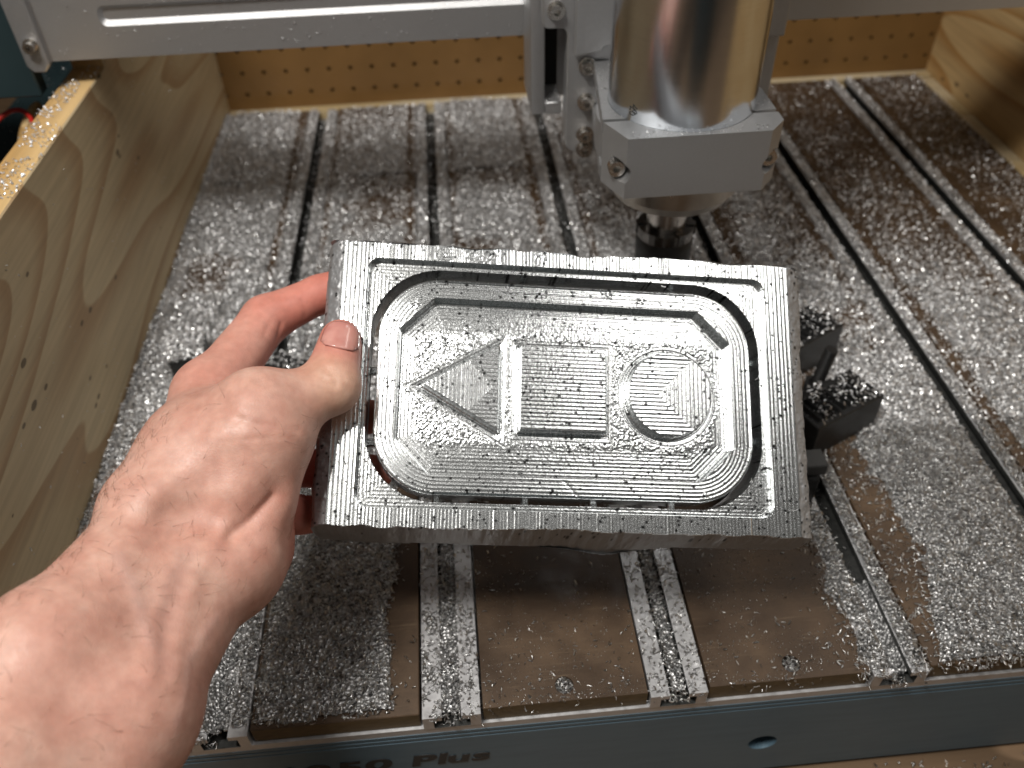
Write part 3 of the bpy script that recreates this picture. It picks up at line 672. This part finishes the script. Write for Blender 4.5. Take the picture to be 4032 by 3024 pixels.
    c = k.mix(k.math('MULTIPLY', at('red'), .85), c, (.58, .17, .125)); c = k.mix(k.math('MULTIPLY', at('yel'), .5), c, (.60, .42, .23))
    c = k.mix(k.math('MULTIPLY', at('vein'), .35), c, (.42, .33, .33)); c = k.mix(.18, c, k.ramp(mott, [(.3, .55), (.7, 1.3)]), 'MULTIPLY')
    pores = k.n('ShaderNodeTexVoronoi', {'Vector': v, 'Scale': 1500.0}).outputs['Distance']; wr_ = k.noise(k.coord((1, 1, 1)), 700, 4, .65)
    hgt = k.math('ADD', k.math('MULTIPLY', pores, .5), wr_)
    rgh = k.math('SUBTRACT', k.ramp(wr_, [(.3, .42), (.7, .62)]), k.math('MULTIPLY', at('wet'), .16))
    k.set(Base_Color=c, Roughness=rgh, Specular_IOR_Level=.5, Subsurface_Weight=.18, Subsurface_Radius=(.9, .35, .2), Subsurface_Scale=.0045, Normal=k.bump(hgt, .22, .0004))
    body = np_mesh('person', V, F, k.m, None, True, {'red': red, 'yel': yel, 'vein': vein, 'wet': wet})
    tag(body, 'bare left hand and hairy forearm holding up the milled casting', 'person')
    # shirt of the standing person, out of frame but mirrored in the spindle
    k = NT('dark_teal_cloth'); f = k.noise(k.coord(), 40, 3); k.set(Base_Color=k.ramp(f, [(.3, (.010, .022, .026)), (.7, (.016, .030, .034))]), Roughness=.9)
    bm = bmesh.new(); lathe(bm, [(.15, -.45), (.185, -.30), (.175, -.1), (.20, .15), (.215, .33), (.19, .42), (.10, .47), (.06, .49)], 40, Matrix.Translation((.29, -.38, .12)) @ Matrix.Diagonal((1.05, .62, 1, 1)))
    tube(bm, [(-.05, -.36, .50), (-.12, -.20, .36), (-.10, -.06, .24), (-.075, -.02, .20)], [.07, .062, .055, .052], 20)
    done(bm, 'shirt', k.m, body, 50)
    # thumbnail
    tip, ip = Q['tip'][0], Q['ip'][0]; a = (tip-ip)/np.linalg.norm(tip-ip); cdir = camp-tip; cdir = cdir/np.linalg.norm(cdir)
    up = cdir-a*(cdir @ a); up = up/np.linalg.norm(up); sd = np.cross(a, up); VV = []; nu, nv = 15, 17
    for i in range(nv):
        s = i/(nv-1)*2-1
        for j in range(nu):
            u = j/(nu-1)*2-1; wdt = (1-abs(s)**4*.35 if s > 0 else 1-abs(s)**3.0*.42); th = u*wdt*.92
            ln = s*.0066-.0026-(.0008*(u*u) if s > .5 else 0)+(.0010*(u*u) if s < -.5 else 0)
            dome = (.0093-ln*.13 if ln <= 0 else math.sqrt(.0093**2-ln*ln))-(abs(u)**6)*.0004
            VV.append(tip+a*ln+(up*math.cos(th)+sd*math.sin(th))*dome)
    FF = [(i*nu+j, i*nu+j+1, (i+1)*nu+j+1, (i+1)*nu+j) for i in range(nv-1) for j in range(nu-1)]
    VV = np.array(VV); 
    k = NT('nail'); f = k.noise(k.coord(), 160, 2); k.set(Base_Color=k.ramp(f, [(.3, (.47, .20, .17)), (.7, (.57, .29, .245))]), Roughness=.2, Subsurface_Weight=.15, Subsurface_Radius=(.9, .35, .2), Subsurface_Scale=.003, Coat_Weight=.4)
    nb = np_mesh('thumbnail', VV, FF, k.m, body, True)
    sol = nb.modifiers.new('s', 'SOLIDIFY'); sol.thickness = .0011; sol.offset = 0
    # fine arm hair
    hp = []; hf = []; sel = np.argwhere((V[:, 1] < .236) & (facing > .1)).ravel(); fa, wv = Q['far'][0], Q['wr'][0]; axis = (wv-fa)/np.linalg.norm(wv-fa)
    side = np.cross(axis, np.array([0, 0, 1.0])); wgt = np.clip(.12+((V[sel]-fa) @ (-side))*22, .03, 1); wgt = wgt/wgt.sum()
    for vi in RNG.choice(sel, 650, p=wgt):
        p0 = V[vi]; nn = N[vi]; t = axis*RNG.uniform(-.2, .8)+RNG.normal(0, .5, 3); t = t-nn*(t @ nn); t = t/np.linalg.norm(t); ln = RNG.uniform(.003, .0085); s2 = np.cross(nn, t)*RNG.uniform(-.5, .5); b = len(hp)
        for q in range(5):
            u = q/4; c_ = p0+t*ln*u+s2*ln*u*u+nn*(.0013*math.sin(u*2.6)-.0001); rr_ = .00005*(1-.75*u); e1 = np.cross(t, nn)
            for e_ in (e1*rr_, -e1*rr_*.5+nn*rr_*.86, -e1*rr_*.5-nn*rr_*.86): hp.append(c_+e_)
        for q in range(4):
            for e_ in range(3): hf.append((b+q*3+e_, b+q*3+(e_+1) % 3, b+q*3+3+(e_+1) % 3, b+q*3+3+e_))
    k = NT('arm_hair'); k.set(Base_Color=(.13, .07, .035, 1), Roughness=.45)
    tag(np_mesh('arm_hair', hp, hf, k.m, body, True), kind='stuff')
    return V
build_hand()

# ------------------------------------------------------------------ chips
def vnoise(x, y, cell, seed):
    g = np.random.default_rng(seed).random((256, 256)); u = x/cell+500; v_ = y/cell+500; i = np.floor(u).astype(int); j = np.floor(v_).astype(int); fx = u-i; fy = v_-j
    fx = fx*fx*(3-2*fx); fy = fy*fy*(3-2*fy); i %= 255; j %= 255
    return (g[j, i]*(1-fx)+g[j, i+1]*fx)*(1-fy)+(g[j+1, i]*(1-fx)+g[j+1, i+1]*fx)*fy
def sstep(a, b, t): t = np.clip((t-a)/(b-a), 0, 1); return t*t*(3-2*t)
def density(x, y):
    """how thickly chips lie on the bed, 0..1"""
    n = vnoise(x, y, .03, 1)*.6+vnoise(x, y, .011, 2)*.4; m = vnoise(x, y, .07, 3)
    d = np.ones_like(x)*(.70+1.05*(m-.45)+.35*(n-.5))
    d = np.where((x > .335) & (y < .44), np.maximum(d, .80+.25*(n-.5)), d)
    # bare middle at the front: boards between the second and fourth track
    bare = sstep(.078, .086, x+.012*(n-.5))*(1-sstep(.294, .312, x+.03*(n-.5)+.10*np.clip(.30-y, -.05, .12)-.012))*(1-sstep(.33, .37, y+.03*(n-.5)))
    trk = np.abs((x+P/2) % P-P/2) < .0145
    bare = np.where(trk & (x > .09) & (x < .24), bare*.55, bare)
    d = d*(1-bare)+bare*(.012+.05*sstep(.24, .185, y)*(n > .45))
    # rear right thins out to brown board
    thin = sstep(.28, .50, x)*sstep(.40, .66, y); d = d*(1-.80*thin)
    thin2 = sstep(.24, .36, x)*sstep(.34, .42, y); d = d*(1-.25*thin2)
    far = sstep(.62, .72, y)*(1-sstep(.2, .3, x)); d = d*(1-.12*far)
    # brown margins beside the tracks at the back, right side walls of boards kept clear
    u = ((x+P/2) % P)-P/2
    edge = (np.exp(-((u+.020)/.004)**2)+.8*np.exp(-((u-.0185)/.003)**2))*sstep(.42, .60, y)+.8*np.exp(-((u-.0195)/.0035)**2)*sstep(.30, .42, y)*sstep(.3, .4, x)
    d = d*(1-np.clip(edge, 0, 1)*.85)
    gap = np.exp(-((u-.0195)/.004)**2)*sstep(.4, .44, x)*(1-sstep(.40, .5, y)); d = d*(1-gap*.75)
    fl_ = (np.abs(u) > .0052) & (np.abs(u) < .0135) & ((y > .36) | ((x > .30) & (y > .20))); d = np.where(fl_, np.maximum(d, .62+.3*(n-.5)), d)
    chan = (np.abs(u) < .0047); d = np.where(chan & (x > .28) & (y > .24), d*.10, d); d = np.where(chan & (x < .28), np.where(y > .44, .10, np.maximum(d, .8)), d)
    # ragged front right edge of the heaped board
    d = d*np.where((x > .455), sstep(.186, .198, y+.02*(n-.5)), 1)
    d = d*np.where((x > -.0) & (x < .1), sstep(.1845, .189, y+.008*(n-.5)), 1)
    d = d*np.where((x > .345) & (x < .455), .25+.75*sstep(.345, .375, x+.02*(n-.5)), 1)
    return np.clip(d, 0, 1)
def surf(x, y):
    u = np.abs(((x+P/2) % P)-P/2); z = np.where(u < .0047, np.where((x < .28) & (y < .44), -.0045, -.0108), np.where(u < .0139, -.001, 0.0)); z = np.where((u > .0139) & (u < .0152), -.011, z)
    for cx, cy, a, L, W_, H, wedge in ((.3505, .3454, .442, .055, .0285, .028, 0), (.350, .409, .50, .055, .028, .030, 0), (-.060, .450, .2, .024, .030, .018, 0), (.005, .432, -.42, .075, .014, .015, 0)):
        p_ = (x-cx)*math.cos(a)+(y-cy)*math.sin(a); q_ = -(x-cx)*math.sin(a)+(y-cy)*math.cos(a); ins = (np.abs(p_) < L/2) & (np.abs(q_) < W_/2)
        zz_ = np.clip(H*(p_+L/2)/(L-.01), .006, H) if wedge else H
        z = np.where(ins, zz_, z)
    return z
def chip_mesh(name, pos, nz, L, W_, parent=None, full=True, label=None, tilt=.45):
    """curled slivers, each a bent strip of its own"""
    n = len(pos); yaw = RNG.uniform(0, 2*pi, n); pit = RNG.normal(0, tilt, n); rol = RNG.normal(0, tilt*1.3, n)
    t = np.stack([np.cos(yaw)*np.cos(pit), np.sin(yaw)*np.cos(pit), np.sin(pit)], 1); s = np.stack([-np.sin(yaw), np.cos(yaw), np.zeros(n)], 1); u = np.cross(t, s)
    s, u = s*np.cos(rol)[:, None]+u*np.sin(rol)[:, None], u*np.cos(rol)[:, None]-s*np.sin(rol)[:, None]
    L = L[:, None]; W_ = W_[:, None]; bend = RNG.uniform(.05, .35, n)[:, None]*L; V = []
    ring = [(-.5, 0), (.5, 0), (0, -.35)] if full else [(-.5, 0), (.5, 0)]
    for a, bnd in ((-.5, 0), (0, 1), (.5, 0)):
        for b, c in ring:
            V.append(pos+t*a*L*(1-.1*RNG.random((n, 1)))+s*b*W_*(1 if a == 0 else .75)+u*(c*W_*.6+bend*bnd))
    m = len(ring); V = np.stack(V, 1); base = (np.arange(n)*3*m)[:, None]
    fs = []
    for r in range(2):
        for q in range(m if full else 1): fs.append([r*m+q, r*m+(q+1) % m, (r+1)*m+(q+1) % m, (r+1)*m+q])
    F = (base[:, None, :]+np.array(fs)[None]).reshape(-1, 4)
    lowest = V[:, :, 2].min(1)-pos[:, 2]; V[:, :, 2] -= np.minimum(lowest, 0)[:, None]*.85
    o = np_mesh(name, V.reshape(-1, 3), F, M_CHIPN if full else M_CHIP, parent, False, {'tone': np.repeat(RNG.random(n), 3*m)})
    return tag(o, label, 'metal chips', None, 'stuff')
def scatter(n, x0, x1, y0, y1, layers=.0035):
    x = RNG.uniform(x0, x1, n); y = RNG.uniform(y0, y1, n); d = density(x, y)
    keep = RNG.random(n) < d; x, y, d = x[keep], y[keep], d[keep]
    z0 = surf(x, y); kp = (z0 < .004) | (x < 0) | (RNG.random(len(x)) < .38); x, y, d = x[kp], y[kp], d[kp]
    z = surf(x, y)+RNG.random(len(x))**1.3*layers*np.clip(d*1.4-.35, 0, 1)
    return np.stack([x, y, z], 1)
def visible(p):      # drop what lies well outside the frame
    q = (p-np.array([0.131471, 0, 0.385507])) @ np.array(RC).T; u = q[:, 0]/q[:, 2]*3291; v_ = q[:, 1]/q[:, 2]*3291
    return (np.abs(u) < 2250) & (np.abs(v_) < 1750)
near = scatter(80000, -.10, .634, .180, .34); near = near[visible(near)]; n_ = len(near)
chip_mesh('aluminium_chips', near, None, RNG.uniform(.0012, .0033, n_), RNG.uniform(.0004, .0011, n_), label='silver aluminium chips strewn over the front of the bed')
farp = scatter(430000, -.10, .636, .34, .845); farp = farp[visible(farp)]; n_ = len(farp)
chip_mesh('aluminium_chips', farp, None, RNG.uniform(.0012, .0027, n_), RNG.uniform(.0005, .0011, n_), full=False, label='blanket of silver aluminium chips over the rear of the bed')
# fine dust and crumbs on the bare boards
n_ = 5200; x = RNG.uniform(.1, .34, n_); y = .185+RNG.random(n_)**1.6*.16; kp = (vnoise(x, y, .02, 9) > .36); dp = np.stack([x, y, surf(x, y)], 1)[kp]; dp = dp[visible(dp)]
chip_mesh('fine_crumbs', dp, None, RNG.uniform(.0002, .0008, len(dp)), RNG.uniform(.0002, .0005, len(dp)), label='fine bright crumbs sprinkled on the bare brown boards')
# chips in the two screw holes, on the left board's edge, on the carriage, rail and bench
hx = []
for cx, cy in holes_at.values():
    a = RNG.uniform(0, 2*pi, 130); r = .0042*np.sqrt(RNG.random(130)); hx.append(np.stack([cx+r*np.cos(a), cy+r*np.sin(a), -.0015+.001*RNG.random(130)], 1))
hx = np.concatenate(hx); chip_mesh('packed_chips', hx, None, RNG.uniform(.0008, .002, len(hx)), RNG.uniform(.0005, .001, len(hx)), label='chips packed in the two round screw holes of the boards')
n_ = 1300; y = RNG.uniform(.25, .585, n_); x = RNG.uniform(-.1222, -.1008, n_); kp = vnoise(x, y, .02, 12) > .25+.35*sstep(.42, .6, y)
cp = np.stack([x, y, .168-(y-.02)/.565*.010+.0003], 1)[kp]; chip_mesh('aluminium_chips', cp, None, RNG.uniform(.0008, .0024, len(cp)), RNG.uniform(.0004, .0012, len(cp)), full=False, tilt=.4, label='bright chips clinging to the top edge of the left board')
n_ = 2600; x = RNG.uniform(.2, .62, n_); y = RNG.uniform(.02, .180, n_); cp = np.stack([x, y, np.full(n_, -.1055)], 1); cp = cp[visible(cp)]
chip_mesh('aluminium_chips', cp, None, RNG.uniform(.0015, .0035, len(cp)), RNG.uniform(.0006, .0012, len(cp)), label='silver chips scattered on the brown bench below the rail')
n_ = 700; x = RNG.uniform(-.259, -.156, n_); y = RNG.uniform(.3, .98, n_); cp = np.stack([x, y, np.full(n_, .0655)], 1)
chip_mesh('aluminium_chips', cp, None, RNG.uniform(.001, .003, n_), RNG.uniform(.0005, .0012, n_), label='stray chips glinting on the dark teal side rail')
cl = []
for (x0, x1, y0, y1, z, m_) in ((.212, .235, .412, .485, .1832, 150), (.222, .294, .3885, .395, .1832, 60), (.296, .304, .412, .47, .1832, 40), (.192, .2015, .5035, .527, .1517, 110), (.2065, .25, .4878, .4878, .1936, 0)):
    cl.append(np.stack([RNG.uniform(x0, x1, m_), RNG.uniform(y0, y1, m_), np.full(m_, z)], 1))
cl = np.concatenate(cl); chip_mesh('fine_crumbs', cl, None, RNG.uniform(.0004, .0016, len(cl)), RNG.uniform(.0003, .0008, len(cl)), label='fine crumbs dusting the top of the spindle clamp')
# specks stuck to upright faces: gantry beam, dark side plate, left board
sp = [np.stack([RNG.uniform(-.13, .19, 150), np.full(150, .5495), RNG.uniform(.178, .215, 150)], 1), np.stack([RNG.uniform(-.20, -.133, 260), np.full(260, .5595), RNG.uniform(.156, .23, 260)], 1)]
yy = RNG.uniform(.2, .84, 240); sp.append(np.stack([np.full(240, -.1003), yy, RNG.uniform(.003, .15, 240)], 1))
sp = np.concatenate(sp); chip_mesh('fine_crumbs', sp, None, RNG.uniform(.0005, .0018, len(sp)), RNG.uniform(.0003, .0008, len(sp)), label='bright specks stuck to the gantry face, side plate and left board')
# a few curled burrs lying on the casting
cu = np.array([[-70, -12, -5.8], [-76, -8, -5.8], [78, 18, -5.8], [70, 40, -5.8], [-95, -45, .4], [-98, -52, .4], [98, 40, .4], [60, -12, -11.4], [52, -18, -5.8], [82, -38, -5.8], [100, -50, .4], [-33, -15, -5.8], [72, -2, -5.8], [45, 52, -3.9], [86, 10, -3.9]])/1000
bm = bmesh.new()
for c_ in cu:
    a0 = random.uniform(0, 6.3); r_ = random.uniform(.0012, .0028); sp_ = random.uniform(.8, 2.2)
    tube(bm, [Vector(PR @ (c_+np.array([r_*math.cos(a0+sp_*t), r_*math.sin(a0+sp_*t), .0004+.0008*t]))+PC) for t in np.linspace(0, 1, 9)], .00013, 5)
tag(done(bm, 'curled_burrs', M_CHIP, smooth=60), 'hair thin curled burrs lying on the milled casting', 'metal burrs', None, 'stuff')
# packed heap under the loose chips
gx = np.arange(-.0995, .634, .0022); gy = np.arange(.186, .842, .0022); X, Y = np.meshgrid(gx, gy); d = density(X, Y)
Z = np.minimum(surf(X, Y), 0)+np.clip(d-.55, -.5, .5)*.0045+.0012*(vnoise(X, Y, .006, 21)-.5)
idx = np.arange(X.size).reshape(X.shape); keep = d > .35; keep = keep[:-1, :-1] & keep[1:, 1:] & keep[1:, :-1] & keep[:-1, 1:]
q = np.stack([idx[:-1, :-1], idx[:-1, 1:], idx[1:, 1:], idx[1:, :-1]], -1)[keep]; used = np.unique(q); mp = np.full(X.size, -1); mp[used] = np.arange(len(used))
o = np_mesh('chip_heap', np.stack([X.ravel(), Y.ravel(), Z.ravel()], 1)[used], mp[q], M_PACK, None, True); tag(o, 'packed grey layer of chips lying under the loose ones', 'metal chips', None, 'stuff')
